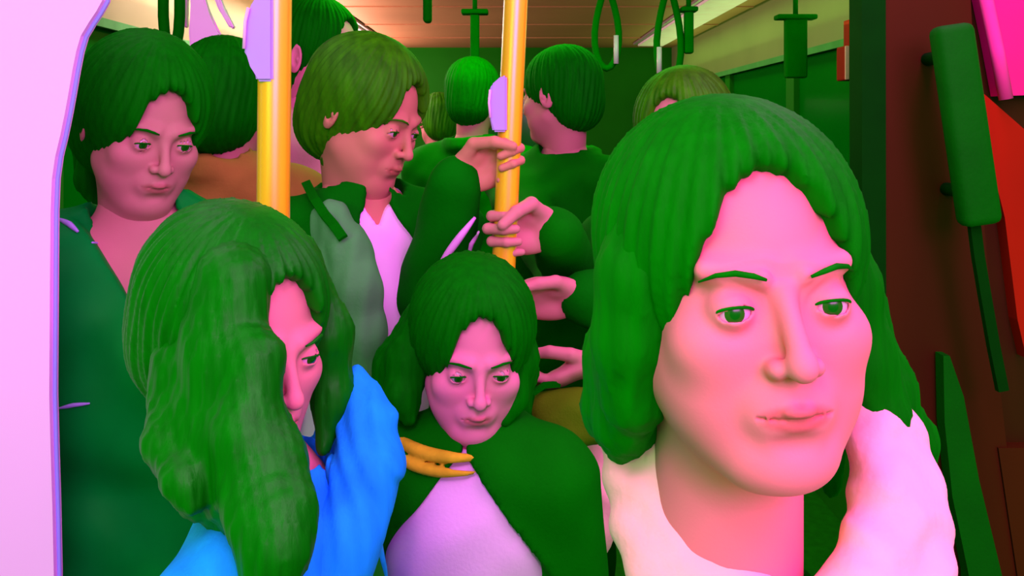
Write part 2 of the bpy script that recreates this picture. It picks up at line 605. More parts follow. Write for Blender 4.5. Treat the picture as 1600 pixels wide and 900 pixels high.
    # --- hair
    if cap:
        hvv, W2 = hair_cap(R, C, hs, max(h, .0028), **cap)
        strands(hvv, np.array(C), R, hair_amp)
        hp = [hvv.arrays()]
        if locks:
            allp = np.array([tuple(p) for lk in locks for p in lk])
            mg = lockr * 2.5 + .01
            lv = Vol(allp.min(0) - mg, allp.max(0) + mg, .0038)
            for lk in locks:
                n = len(lk)
                lv.chain(lk, [lockr * (1.0 - .68 * (i / (n - 1)) ** 2.5) for i in range(n)], .022)
            ph = random.random() * 6
            lv.fn(lambda X, Y, Z: .0008 * np.sin(X * 520 + 3.5 * np.sin(Z * 12 + ph) + Y * 300) + .0007 * np.sin(Y * 460 - X * 190 + 4 * np.sin(Z * 9)), 'disp')
            hp.append(lv.arrays())
        link('hair', join_mesh(hp), hair, root)
    # --- clothes
    ph = random.random() * 6
    zlo = .80 * k
    bx = (min(base.x, C.x) - .52, min(base.y, C.y) - .52, zlo)
    for _, el, wr in arm_j:
        bx = tuple(min(bx[i], el[i] - .08, wr[i] - .08) for i in range(3))
    tx = (max(base.x, C.x) + .52, max(base.y, C.y) + .52, L(0, 0, 1.52)[2])
    for _, el, wr in arm_j:
        tx = tuple(max(tx[i], el[i] + .08, wr[i] + .08) for i in range(3))
    nb = L(0, .02, 1.43); nt = np.array(W(0, .022, -.05)); nt = nb + (nt - nb) * min(1.0, .11 / max(.01, np.linalg.norm(nt - nb)))
    Tm = np.array(T)

    def tl(X, Y, Z):
        """place -> torso x and y in metres of the 1.70 m body"""
        t = np.clip((Z - .9 * k) / (.55 * k), 0, 1)
        x = X - (base.x - lean[0] * t); y = Y - (base.y - lean[1] * t)
        return (Tm[0][0] * x + Tm[1][0] * y) / k, (Tm[0][1] * x + Tm[1][1] * y) / k, Z / k
    if inner is not None:
        v = Vol((base.x - .32, base.y - .32, zlo), (max(base.x, C.x) + .32, max(base.y, C.y) + .32, L(0, 0, 1.5)[2]), cloth_h)
        v = Vol((min(base.x, C.x) - .32, min(base.y, C.y) - .32, zlo), (max(base.x, C.x) + .32, max(base.y, C.y) + .32, L(0, 0, 1.5)[2]), cloth_h)
        torso(v, .010)
        v.cone(nb, L(0, .028, 1.455), .066 * k, .062 * k, .02)
        v.fn(lambda X, Y, Z: wob(X, Y, Z, .0018, 40, ph), 'disp')
        # neckline
        def neckcut(X, Y, Z):
            x, y, z = tl(X, Y, Z)
            return np.maximum(z - (1.455 - np.clip((.04 - y) * .35, 0, .05)), -(np.abs(x) + (z - 1.40) * -.55 - .0) * 0 - 1)
        v.fn(neckcut)
        if vneck > 0:
            def vcut(X, Y, Z):
                x, y, z = tl(X, Y, Z)
                wedge = np.abs(x) - (z - (1.43 - vneck)) * .55
                return -np.maximum(np.maximum(wedge, y + .02), 1.30 - z)
            v.fn(vcut)
        link('shirt', join_mesh([v.arrays()]), inner, root)
    if top is not None:
        v = Vol(bx, tx, cloth_h)
        torso(v, bulk)
        if collar:
            # stand-up collar ring, open in front
            n = 18
            ring = []
            for a in np.linspace(-2.35, 2.35, n):
                ring.append(L(.082 * math.sin(a), .022 + .075 * math.cos(a), 1.435 - .018 * (1 - math.cos(a)) * .8))
            v.chain(ring, [.014 * k] * n, .012)
            ring2 = [p + np.array((0, 0, .022 * k)) for p in ring]
            v.chain(ring2, [.010 * k] * n, .010)
        # sleeves end at the wrist; neck hole
        v.cone(nb + np.array((0, 0, .02)), nt, .066 * k, .064 * k, .006, 'sub')
        if open_front > 0:
            def cut(X, Y, Z):
                x, y, z = tl(X, Y, Z)
                wdt = open_front + np.clip(vtop - z, 0, 1) * slope
                return -np.maximum(np.maximum(np.abs(x) - wdt, y + .035), z - 1.6)
            v.fn(cut, 'max', .006)
        elif vneck > 0:
            def cut2(X, Y, Z):
                x, y, z = tl(X, Y, Z)
                wedge = np.abs(x) - (z - (1.43 - vneck * 1.6)) * .62
                return -np.maximum(np.maximum(wedge, y + .01), 1.0 - z)
            v.fn(cut2, 'max', .006)
        for sh, el, wr in arm_j:
            d = wr - el
            v.chain([sh, el, wr - d / np.linalg.norm(d) * .012], [.050 * kb + bulk * .8, .042 * kb + bulk * .8, .034 * k + bulk * .45], .035, .02)
        v.fn(lambda X, Y, Z: wob(X, Y, Z, folds, fold_f, ph), 'disp')
        jk = link('jacket', join_mesh([v.arrays()]), top, root)
    # --- legs
    tr = trousers or MATS['dark trousers']
    v = Vol((base.x - .30, base.y - .30, .03), (base.x + .30, base.y + .30, 1.02 * k), .013)
    v.ell(L(0, .015, .93), [.168 * kb, .118 * kb, .11 * k], 0, Tn)
    for q in (-1, 1):
        v.chain([L(q * .085, .01, .88), L(q * .092, .0, .48), L(q * .095, .02, .08)], [.088 * kb, .062 * kb, .05 * k], .03, .02)
    link('trousers', join_mesh([v.arrays()]), tr, root)
    for q in (-1, 1):
        v = Vol(L(q * .095, -.05, 0) - .2, L(q * .095, -.05, .1) + .2, .009)
        v.cone(L(q * .095, .03, .042), L(q * .10, -.13, .032), .046, .036, 0)
        v.cone(L(q * .095, .03, .06), L(q * .095, .02, .12), .045, .045, .02)
        v.fn(lambda X, Y, Z: -(Z) + 0 * X)
        link('shoe', join_mesh([v.arrays()]), MATS['dark shoe'], root)
    return root, W, L, arm_j



# ------------------------------------------------------------------ palette
mat('eye white', (205, 130, 180), rough=.3, spec=.4, var=.02)
mat('iris', (30, 80, 8), rough=.25, spec=.5, var=.2)
mat('pupil', (0, 80, 0), rough=.2, spec=.5, var=.0)
DARK = mat('dark green cloth', (0, 104, 0), bump=.25, bscale=260, var=.10, spec=.05)
DARK2 = mat('deep green wool', (0, 98, 2), bump=.3, bscale=180, var=.10, spec=.04)
TEAL = mat('teal padded cloth', (0, 128, 44), rough=.55, spec=.05, bump=.15, bscale=60, var=.10)
BLUE = mat('bright blue cloth', (22, 140, 250), bump=.3, bscale=160, var=.16, scale=16, stretch=(2.2, 2.2, .5), spec=.06)
WHITE = mat('pale pink white cotton', (255, 178, 255), bump=.15, bscale=200, var=.02)
PALEC = mat('pale peach knit', (255, 160, 175), bump=.35, bscale=140, var=.08)
GREYC = mat('grey green cloth', (78, 138, 84), bump=.3, bscale=160, var=.10)
TANC = mat('tan cloth', (175, 112, 58), bump=.3, bscale=160, var=.10)
PINKC = mat('pink cloth', (255, 125, 180), bump=.3, bscale=160, var=.05)
OLIVE = mat('olive canvas', (78, 104, 10), bump=.4, bscale=300, var=.15)
mat('dark trousers', (0, 96, 0), bump=.2, var=.08)
mat('dark shoe', (0, 88, 0), rough=.5, spec=.2)
HAIR = mat('dark glossy hair', (0, 100, 0), rough=.7, spec=.04, var=.15, scale=30, stretch=(3, 3, .4), bump=.2, bscale=120)
HAIRL = mat('bright green dark hair', (0, 97, 0), rough=.5, spec=.12, var=.15, scale=30, stretch=(3, 3, .4), bump=.2, bscale=120)
HAIRB = mat('brown streaked hair', (46, 104, 0), rough=.6, spec=.1, var=.35, scale=18, stretch=(3, 3, .5), bump=.2, bscale=120)
SK5 = skin_mat('rosy skin', (228, 106, 128), (205, 78, 92))
SK4 = skin_mat('bright pink skin', (242, 116, 168), (205, 84, 110))
SK3 = skin_mat('muted rose skin', (205, 112, 128), (176, 80, 86))
SK1 = skin_mat('dusky rose skin', (190, 112, 122), (165, 82, 88))
SK2 = skin_mat('warm rose skin', (200, 112, 106), (172, 80, 76))

POLE = mat('yellow enamel pole', (240, 162, 12), rough=.32, spec=.9, var=.02, coat=1.0)
POLE.node_tree.nodes['Principled BSDF'].inputs['Coat Roughness'].default_value = .28
LILAC = mat('lilac grey plastic', (180, 130, 225), rough=.5, spec=.2, var=.03)
METAL = mat('lamp housing', (160, 130, 150), rough=.4, spec=.3)
STRAPM = mat('dark strap webbing', (0, 96, 0), rough=.8, bump=.4, bscale=400, var=.1)
STRAPP = mat('pale pink plastic', (255, 165, 245), rough=.35, spec=.4, var=.03)
CEIL = mat('tan ceiling panel', (190, 118, 95), rough=.6, spec=.15, var=.12, scale=1.2)
WALLU = mat('grey olive wall panel', (128, 124, 88), rough=.6, spec=.15, var=.08, scale=2)
WALLD = mat('green wall panel', (20, 106, 4), rough=.6, spec=.1, var=.10, scale=2)
PANE = mat('dark window glass', (0, 100, 12), rough=.12, spec=.25, var=.06, scale=2)
FLOORM = mat('green vinyl floor', (20, 100, 10), rough=.7, var=.15, scale=30)
SCREEN = mat('pale pink screen laminate', (255, 160, 255), rough=.55, spec=.15, var=.012, scale=2)
FRINGE = mat('lilac screen edging', (150, 140, 245), rough=.5, var=.03)
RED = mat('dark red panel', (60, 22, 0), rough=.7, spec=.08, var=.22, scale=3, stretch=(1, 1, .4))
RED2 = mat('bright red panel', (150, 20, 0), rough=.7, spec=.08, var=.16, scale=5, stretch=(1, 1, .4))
BROWN = mat('brown dark panel', (52, 26, 0), rough=.7, spec=.08, var=.2, scale=4)
MAGW = mat('magenta window film', (225, 10, 120), rough=.3, spec=.2, var=.15, scale=3)
GRIP = mat('dark green grip rubber', (0, 86, 0), rough=.75, spec=.08, var=.1, scale=12, bump=.3, bscale=120)
BLACKG = mat('black green rubber', (0, 52, 0), rough=.8, spec=.05, var=.15)
DIFF = mat('lamp diffuser', (255, 200, 255), rough=.5, emit=(150, 130, 90, 0.3))


# ------------------------------------------------------------------ the carriage
def struct(name, bm, m, smooth=False):
    o = link(name, bm_mesh(bm), m, None, (0, 0, 0), smooth)
    o['kind'] = 'structure'
    return o


bm = bmesh.new(); add_box(bm, (-1.45, -.6, -.06), (1.45, 7.6, 0)); struct('floor', bm, FLOORM)
bm = bmesh.new()
add_box(bm, (-1.45, 1.7, 2.30), (1.45, 7.6, 2.36))
for y in np.arange(2.4, 7.5, .85):
    add_box(bm, (-1.35, y, 2.294), (1.35, y + .03, 2.302))
struct('ceiling', bm, CEIL)
bm = bmesh.new()
add_box(bm, (-1.45, 7.5, 0), (1.45, 7.56, 2.3))
struct('wall_back', bm, WALLD)
# end door with its dark window
bm = bmesh.new(); add_box(bm, (-.40, 7.46, .0), (.40, 7.5, 2.02), .012); struct('door_1', bm, WALLD)
bm = bmesh.new(); add_box(bm, (-.28, 7.448, 1.05), (.28, 7.462, 1.86), .004); struct('window_1', bm, PANE)


def side_wall(sx, name, y0, n0):
    bm = bmesh.new()
    x0, x1 = sorted((sx * 1.35, sx * 1.43))
    add_box(bm, (x0, y0, 0), (x1, 7.5, 1.00))
    w = struct(name, bm, WALLD)
    bm = bmesh.new()
    add_box(bm, (x0, y0, 1.97), (x1, 7.5, 2.3))
    up = struct('trim_%d' % n0, bm, WALLU)
    bm = bmesh.new()
    ys = list(np.arange(y0, 7.5, 1.25)) + [7.42]
    for y in ys:
        add_box(bm, (x0, y, 1.0), (x1, min(y + .12, 7.5), 1.97))
    struct('trim_%d' % (n0 + 1), bm, WALLD)
    bm = bmesh.new()
    xa, xb = sorted((sx * 1.375, sx * 1.395))
    add_box(bm, (xa, y0, .98), (xb, 7.5, 1.99))
    struct('window_%d' % (n0 + 1), bm, PANE)
    bm = bmesh.new()
    xa, xb = sorted((sx * 1.335, sx * 1.352))
    add_box(bm, (xa, y0, 1.95), (xb, 7.5, 1.98)); add_box(bm, (xa, y0, .99), (xb, 7.5, 1.02))
    struct('trim_%d' % (n0 + 2), bm, GREYC)


side_wall(-1, 'wall_left', 1.3, 1)
side_wall(1, 'wall_right', 1.75, 4)

# lamp strips under the ceiling
for (x, y0, y1, z) in ((.75, -1.4, 1.8, 2.36), (-.75, -1.4, 1.8, 2.36)):
    pass
for x, w in ((1.10, 'right'), (-1.10, 'left')):
    t = empty('ceiling_lamp', (x, 5, 2.3), 'long pale strip lamp along the %s of the tan ceiling' % w, 'lamp', 'ceiling strip lamps')
    bm = bmesh.new(); add_box(bm, (x - .13, 2.9, 2.285), (x + .13, 7.1, 2.303), .004); link('housing', bm_mesh(bm), METAL, t, smooth=False)
    bm = bmesh.new(); add_box(bm, (x - .10, 2.95, 2.270), (x + .10, 7.05, 2.288), .004); link('diffuser', bm_mesh(bm), DIFF, t, smooth=False)


def slab_px(pts, Y, t, m, name, parent=None, label=None):
    bm = bmesh.new()
    add_slab(bm, [P(a, b, Y) for a, b in pts], (0, t, 0))
    return link(name, bm_mesh(bm), m, parent, (0, 0, 0), False)


# left: pale screen beside the door with a rounded upper corner and a thin tube standing in for its bluish light fringe
YS = 1.10
curve = [(166, -60), (160, 0), (150, 18), (138, 36), (126, 56), (119, 80), (113, 110), (107, 145), (101, 178), (94, 212), (86, 245), (81, 280), (79, 330),
         (78, 450), (77, 620), (79, 700), (82, 800), (84, 900)]
low = P(84, 900, YS)
scr = empty('draught_screen', (low.x - .3, YS, 0), 'large pale pink screen with a curved upper corner at the left edge', 'screen')
bm = bmesh.new()
outl = [P(a, b, YS) for a, b in curve]
poly = [Vector((low.x - .75, YS, outl[0].z + .03)), Vector((outl[0].x - .04, YS, outl[0].z + .03))] + outl + [Vector((low.x, YS, 0)), Vector((low.x - .75, YS, 0))]
add_slab(bm, poly, (0, .022, 0))
link('panel', bm_mesh(bm), SCREEN, scr, smooth=False)
bm = bmesh.new()
add_tube(bm, [p + Vector((.001, .011, 0)) for p in outl] + [Vector((low.x, YS + .011, .01))], .0028, 10)
link('light_fringe', bm_mesh(bm), FRINGE, scr)

# right: red partition
YR = 1.62
part_ = empty('partition', P(1500, 900, YR).xy.to_3d(), 'red and brown partition behind the tilted grip at the right edge', 'partition')
zf = lambda a: [(a[0], a[1])]
FL = HY + CZ / YR * F
slab_px([(1378, -190), (1900, -190), (1900, FL), (1378, FL)], YR + .03, .03, BROWN, 'backing_panel', part_)
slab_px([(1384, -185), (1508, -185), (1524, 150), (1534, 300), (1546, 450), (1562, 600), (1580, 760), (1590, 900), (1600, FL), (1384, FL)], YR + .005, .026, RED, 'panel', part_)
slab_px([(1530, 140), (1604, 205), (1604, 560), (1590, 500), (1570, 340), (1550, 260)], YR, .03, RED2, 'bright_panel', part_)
slab_px([(1560, 700), (1640, 700), (1640, FL), (1600, FL), (1590, 900)], YR, .03, RED, 'lower_panel', part_)
slab_px([(1512, -185), (1900, -185), (1900, 140), (1562, 150), (1545, 60), (1528, -20)], YR - .004, .03, MAGW, 'window_pane', part_)
bm = bmesh.new()
add_tube(bm, [P(1524, -180, YR - .01), P(1541, 0, YR - .01), P(1558, 80, YR - .01), P(1572, 155, YR - .01)], .012, 12)
link('pane_bead', bm_mesh(bm), mat('pink bead', (245, 60, 150), rough=.5), part_)
bm = bmesh.new()
add_slab(bm, [P(1346, -190, YR), P(1384, -190, YR), P(1386, FL, YR), P(1350, FL, YR)], (0, .06, 0))
link('post', bm_mesh(bm), BLACKG, part_, smooth=False)
bm = bmesh.new()
add_slab(bm, [P(a, b, YR - .03) for a, b in [(1474, 556), (1484, 556), (1506, 620), (1530, 750), (1566, 900), (1600, FL), (1540, FL), (1514, 900), (1488, 775), (1476, 660)]], (0, .03, 0))
link('edge_rubber', bm_mesh(bm), GRIP, part_, smooth=False)

grip = empty('padded_grip', P(1508, 350, 1.5), 'dark green padded grip tilted on the red partition at right', 'handle')
M = P(1508, 195, 1.5)
bm = bmesh.new()
ang = math.atan2(44, 300)
Mt = Matrix.Translation(M) @ Matrix.Rotation(-ang, 4, 'Y') if False else Matrix.Translation(M) @ Matrix.Rotation(ang, 4, 'Y').inverted()
add_box(bm, (-.033, -.022, -.171), (.033, .022, .171), .014, Mt)
link('pad', bm_mesh(bm), GRIP, grip)
for dz in (-.12, .12):
    bm = bmesh.new()
    c = Mt @ Vector((.012, .02, dz))
    add_tube(bm, [c, c + Vector((0, .12, 0))], .012, 12)
    link('mount', bm_mesh(bm), BLACKG, grip)
bm = bmesh.new()
add_ribbon(bm, [P(a, b, 1.52) for a, b in ((1521, 345), (1528, 400), (1538, 460), (1552, 540), (1566, 610))], .018, .012, (1, 0, 0))
link('strap', bm_mesh(bm), BLACKG, grip, smooth=False)

# emergency box on the right wall
eb = empty('emergency_box', (1.33, 3.42, 1.9), 'small red box with a pink strip high on the right wall', 'box')
bm = bmesh.new(); add_box(bm, (1.25, 3.30, 1.80), (1.352, 3.42, 1.93), .006); add_box(bm, (1.27, 3.34, 1.93), (1.352, 3.40, 2.03), .004)
link('housing', bm_mesh(bm), RED2, eb, smooth=False)
bm = bmesh.new(); add_box(bm, (1.238, 3.292, 1.80), (1.252, 3.302, 1.925), .002); link('strip', bm_mesh(bm), PALEC, eb, smooth=False)

# ------------------------------------------------------------------ poles
def pole(pts, r, label, plate, face_y, toppx):
    base = Vector((pts[-1].x, pts[-1].y, 0))
    t = empty('grab_pole', base, label, 'pole')
    bm = bmesh.new(); add_tube(bm, pts, r, 32)
    link('tube', bm_mesh(bm), POLE, t)
    bm = bmesh.new(); add_tube(bm, [base, base + Vector((0, 0, .025))], r * 2.1, 28); link('floor_flange', bm_mesh(bm), METAL, t)
    bm = bmesh.new(); add_slab(bm, [P(a, b, face_y) for a, b in plate], (0, .028, 0))
    bmesh.ops.bevel(bm, geom=list(bm.edges), offset=.003, segments=2, affect='EDGES')
    pl = link('bell_push_housing', bm_mesh(bm), LILAC, t, smooth=False)
    return t, pl


p1 = [P(431, -240, 1.15), P(430, 0, 1.15), P(427, 320, 1.15)]
p1.append(Vector((p1[-1].x, 1.15, 0)))
t, pl = pole(p1, .0212, 'thick yellow pole with a lilac plate near the left passengers', [(406, -20), (392, 8), (382, 30), (379, 78), (394, 102), (400, 127), (426, 127), (426, -20)], 1.125, 0)
bm = bmesh.new(); add_tube(bm, [P(a, b, 1.122) for a, b in ((388, 12), (383, 34), (381, 76))], .0022, 8); link('rim', bm_mesh(bm), STRAPP, pl)
p2 = [P(812, -240, 1.45), P(806, 0, 1.45), P(786, 435, 1.45)]
p2.append(Vector((P(780, 600, 1.45).x, 1.45, 0)))
t, pl = pole(p2, .0195, 'yellow pole held by two hands in the middle of the carriage', [(784, 118), (768, 132), (762, 150), (764, 178), (770, 206), (792, 206), (792, 118)], 1.425, 0)
bm = bmesh.new(); add_tube(bm, [P(a, b, 1.422) for a, b in ((766, 140), (764, 160), (766, 184))], .002, 8); link('rim', bm_mesh(bm), STRAPP, pl)

# ------------------------------------------------------------------ rails and hanging straps
for y, z, w in ((2.1, 2.10, 'nearer'), (3.2, 2.14, 'farther')):
    bm = bmesh.new()
    add_tube(bm, [(-1.36, y, z), (1.36, y, z)], .015, 16)
    for x in (-.9, 0, .9):
        add_tube(bm, [(x, y, z), (x, y, 2.305)], .010, 10)
    o = link('handrail', bm_mesh(bm), METAL, None, (0, y, z))
    tag(o, 'horizontal overhead rail, the %s of the two' % w, 'rail')


def strap_loop(px, Y, z0, top_w, bot, w, label, handle=None, grp='hanging strap loops', hh=.1):
    c = P(px, 0, Y)
    t = empty('hanging_strap', (c.x, Y, z0), label, 'strap', grp)
    zb = P(px, bot, Y).z
    ww = w / F * Y
    bm = bmesh.new()
    L = []
    n = 22
    H = z0 - zb
    for i in range(n):
        a = 2 * PI * i / n
        x = math.sin(a) * ww / 2 * (0.55 + 0.45 * (1 - math.cos(a)) / 2 * 1.0) if False else math.sin(a) * ww / 2
        zz = (1 + math.cos(a)) / 2
        x *= (1 - .75 * zz ** 2)
        L.append((c.x + x, Y, zb + zz * H))
    add_loop(bm, L, .0125, 10)
    link('webbing', bm_mesh(bm), STRAPM, t)
    if handle:
        bm = bmesh.new()
        zt = P(px, handle[0], Y).z; zl = P(px, handle[1], Y).z
        hx = P(handle[2], 0, Y).x
        add_tube(bm, [(hx, Y - .014, zt), (hx, Y - .014, zl)], .009, 12)
        link('grip', bm_mesh(bm), STRAPP if handle[3] else STRAPM, t)  # the pale rod stands in for a highlight along the strap leg
    bm = bmesh.new(); add_box(bm, (c.x - .018, Y - .02, z0 - .03), (c.x + .018, Y + .02, z0 + .02), .006); link('clamp', bm_mesh(bm), STRAPM, t)
    return t


strap_loop(948, 3.2, 2.14, 0, 107, 44, 'dark strap loop with a pale highlight line, left of the two by the end door', (56, 100, 962, True))
strap_loop(1045, 3.2, 2.14, 0, 130, 44, 'dark strap loop with a pale highlight line, right of the two by the end door', (74, 116, 1029, True))
strap_loop(268, 2.1, 2.10, 0, 84, 30, 'narrow dark strap loop above the teal jacket passenger')


def tee(px, Y, z, top, bot, capw, stw, label):
    c = P(px, top, Y)
    t = empty('hanging_grip', (c.x, Y, z), label, 'grip', 'hanging grips with a wide cap')
    s = Y / F
    bm = bmesh.new()
    add_box(bm, (c.x - stw * s / 2, Y - .018, P(px, bot, Y).z), (c.x + stw * s / 2, Y + .018, c.z), .008)
    link('stem', bm_mesh(bm), STRAPM, t)
    bm = bmesh.new()
    add_box(bm, (c.x - capw * s / 2, Y - .03, P(px, top + 7, Y).z), (c.x + capw * s / 2, Y + .03, c.z + .002), .006)
    link('cap', bm_mesh(bm), STRAPM, t)
    bm = bmesh.new()
    add_tube(bm, [(c.x, Y, c.z), (c.x, Y, z)], .009, 10)
    link('hanger', bm_mesh(bm), STRAPM, t)


tee(742, 3.2, 2.14, 16, 104, 42, 14, 'dark hanging grip with a wide cap left of the middle pole')
tee(1076, 3.2, 2.14, 12, 84, 26, 14, 'dark hanging grip with a wide cap near the end door')
tee(1243, 3.2, 2.14, 24, 122, 62, 34, 'broad dark hanging grip above the nearest passenger')
tee(668, 2.1, 2.10, -20, 36, 14, 13, 'slim dark hanging grip above the brown haired passenger')

# pale triangular grips, upper left
def tri_grip(pts, Y, label, z):
    c = P(pts[0][0], 0, Y)
    t = empty('triangular_grip', (P(sum(p[0] for p in pts) / len(pts), 0, Y).x, Y, z), label, 'grip', 'pale triangular grips')
    bm = bmesh.new(); add_slab(bm, [P(a, b, Y) for a, b in pts], (0, .022, 0))
    bmesh.ops.bevel(bm, geom=list(bm.edges), offset=.004, segments=3, affect='EDGES')
    link('handle', bm_mesh(bm), STRAPP, t, smooth=False)
    top = P((pts[0][0] + pts[1][0]) / 2, min(pts[0][1], pts[1][1]), Y)
    bm = bmesh.new(); add_ribbon(bm, [top + Vector((0, .011, .01 - .02)), Vector((top.x, Y + .011, z))], .022, .006, (1, 0, 0))
    link('webbing', bm_mesh(bm), STRAPM, t, smooth=False)


tri_grip([(296, -12), (316, -12), (326, 20), (334, 44), (350, 62), (348, 72), (330, 80), (322, 92), (312, 88), (296, 74), (294, 48), (297, 20)], 2.09, 'pale pink triangular grip hanging above the teal jacket passenger', 2.10)
tri_grip([(284, -12), (292, -12), (290, 20), (291, 44), (284, 40)], 2.13, 'slim pale grip behind the triangular one', 2.10)
tri_grip([(332, -8), (342, -6), (350, 14), (366, 44), (358, 44), (348, 26), (340, 14)], 2.085, 'small slanting pale grip right of the triangular one', 2.10)

# ------------------------------------------------------------------ the passengers
def place_lk(*pts):
    return [P(a, b, y) for a, b, y in pts]


def grip_hand(c, up, fi, side, **kw):
    """wrist for a hand closed on a pole at point c"""
    x = Vector(up).normalized(); y = Vector(fi).normalized(); y = (y - x * y.dot(x)).normalized()
    z = x.cross(y) * side
    s = kw.get('s', 1.0)
    w = Vector(c) - y * .092 * s + z * .033 * s
    d = {'wr': w, 'th': x, 'fi': y, 'curl': ((58, 75, 55), (60, 75, 55), (62, 75, 55), (66, 75, 55)), 'tc': 1.0, 'spread': 0.0}
    d.update(kw)
    return d


# 5: nearest passenger, large at the right
c5 = P(1150, 448, .60)
r5, W5, L5, a5 = person('dark haired passenger with a peach scarf, largest and nearest', None, c5, hz=(6, 0, -3), hs=.96, drop=.13, torso_yaw=4, skin=SK5, hair=HAIR,
       h=.0017, top=DARK, inner=PALEC, vneck=.05, cap=dict(grow=.018, face=(.064, .083), low=0), lean=(0.01, .09), collar=False, shoulder=.84, cloth_h=.006,
       locks=[place_lk((1030, 330, .59), (1004, 430, .585), (990, 530, .59), (990, 620, .60), (995, 670, .62)),
              place_lk((1075, 300, .64), (1020, 420, .64), (990, 560, .635), (975, 660, .64), (975, 720, .66)),
              place_lk((1060, 330, .66), (1005, 450, .67), (970, 560, .67), (955, 640, .68), (960, 700, .70)),
              place_lk((1270, 330, .66), (1310, 450, .67), (1340, 560, .67), (1375, 650, .67), (1400, 730, .68)),
              place_lk((1260, 330, .70), (1320, 480, .71), (1370, 600, .71), (1420, 690, .72), (1440, 760, .74)),
              place_lk((1180, 300, .72), (1150, 450, .73), (1120, 600, .73), (1100, 760, .74)),
              place_lk((1200, 300, .72), (1250, 450, .73), (1290, 600, .73), (1300, 760, .74))], lockr=.027, gaze=-8)
v = Vol(np.array(c5) - (.26, .22, .36), np.array(c5) + (.26, .24, .0), .004)
for k_, (rx, ry, dz, rr) in enumerate(((.094, .074, -.128, .020), (.106, .090, -.146, .022), (.120, .102, -.168, .024))):
    n = 30
    ring = [np.array((c5.x + .040 + rx * math.sin(a) * (1 - .38 * (1 + math.cos(a)) / 2), c5.y + .045 - ry * math.cos(a), c5.z + dz - .085 * math.cos(a) + .006 * math.sin(3 * a + k_))) for a in np.linspace(0, 2 * PI, n)]
    v.chain(ring, [rr] * n, .008)
v.fn(lambda X, Y, Z: wob(X, Y, Z, .0022, 90, 1.0), 'disp')
o = link('scarf', join_mesh([v.arrays()]), PALEC, r5)

# 3: long haired passenger in bright blue
c3 = P(372, 522, .95)
r3, W3, L3, a3 = person('passenger in a bright blue jacket with long dark hair, looking down to the right', None, c3, hz=(52, 14, 0), torso_yaw=78, shift=(.055, .02), skin=SK3, hair=HAIRL,
       h=.002, top=BLUE, inner=DARK, vneck=.03, cap=dict(grow=.020, face=(.058, .080), back=.01), lean=(-.005, .03), shoulder=1.0, folds=.005, fold_f=48, cloth_h=.006,
       open_front=.012, bulk=.014, drop=.06,
       locks=[place_lk((350, 400, .98), (306, 500, .95), (285, 600, .90), (268, 690, .86), (290, 750, .82), (300, 790, .81)),
              place_lk((400, 560, .84), (385, 680, .82), (400, 780, .80), (430, 850, .78), (420, 960, .78)),
              place_lk((380, 420, .90), (340, 520, .875), (320, 640, .865), (330, 760, .86), (370, 880, .86)),
              place_lk((350, 430, .88), (340, 560, .865), (345, 680, .85), (370, 780, .84), (400, 880, .84)),
              place_lk((330, 440, .93), (295, 560, .90), (292, 680, .88), (300, 750, .86), (305, 790, .85)),
              place_lk((375, 440, .87), (365, 560, .86), (370, 660, .85), (400, 760, .84), (430, 860, .84)),
              place_lk((385, 640, .85), (425, 720, .82), (445, 800, .79), (440, 860, .775), (425, 960, .77)),
              place_lk((380, 660, .86), (400, 740, .83), (410, 820, .79), (400, 960, .77)),
              place_lk((460, 400, 1.0), (510, 520, 1.0), (520, 620, 1.0), (505, 700, .98))], lockr=.028)
# high blue hood beside the neck
v = Vol(np.array(P(430, 900, .95)) - (.05, .2, .05), np.array(P(680, 500, .95)) + (.05, .22, .02), .0045)
v.chain([np.array(p) for p in (P(556, 600, 1.02), P(574, 660, 1.0), P(572, 740, .97), P(545, 830, .94), P(515, 920, .92))], [.020, .030, .034, .036, .036], .02)
v.chain([np.array(p) for p in (P(520, 700, 1.05), P(560, 720, 1.03), P(592, 715, .99))], [.03, .032, .026], .02)
v.fn(lambda X, Y, Z: .0022 * np.sin(X * 260 + Z * 90 + 2 * np.sin(Z * 40)), 'disp')
link('hood', join_mesh([v.arrays()]), BLUE, r3)

# 4: young passenger in the middle, open dark jacket over white
c4 = P(738, 545, 1.25)
r4, W4, L4, a4 = person('young passenger in an open dark jacket over white, below the middle pole', None, c4, hz=(10, 16, 2), hs=.92, torso_yaw=-10, slope=.78, vtop=1.425, drop=.01, skin=SK4, hair=HAIR,
       h=.0022, top=DARK, inner=WHITE, vneck=.0, cap=dict(grow=.022, face=(.056, .076)), lean=(-.01, .02), folds=.002, open_front=.004, cloth_h=.006, shoulder=.90,
       locks=[place_lk((672, 490, 1.27), (640, 560, 1.26), (628, 620, 1.24), (640, 655, 1.23)),
              place_lk((660, 500, 1.31), (618, 570, 1.30), (604, 625, 1.29), (612, 650, 1.28)),
              place_lk((796, 500, 1.27), (806, 560, 1.26), (796, 620, 1.24), (788, 655, 1.22)),
              place_lk((788, 500, 1.31), (806, 580, 1.31), (800, 640, 1.30), (790, 670, 1.28)),
              place_lk((740, 480, 1.36), (735, 600, 1.36), (730, 670, 1.34))], lockr=.030)
v = Vol(np.array(c4) - (.16, .14, .24), np.array(c4) + (.16, .2, -.02), .004)
n = 24
v.chain([np.array((c4.x - .012 + .098 * math.sin(a), c4.y + .030 - .088 * math.cos(a), c4.z - .118 - .014 * math.cos(a))) for a in np.linspace(-1.5, .35, n)], [.001 + .0085 * math.sin(PI * (i + .3) / n) for i in range(n)], .0015)
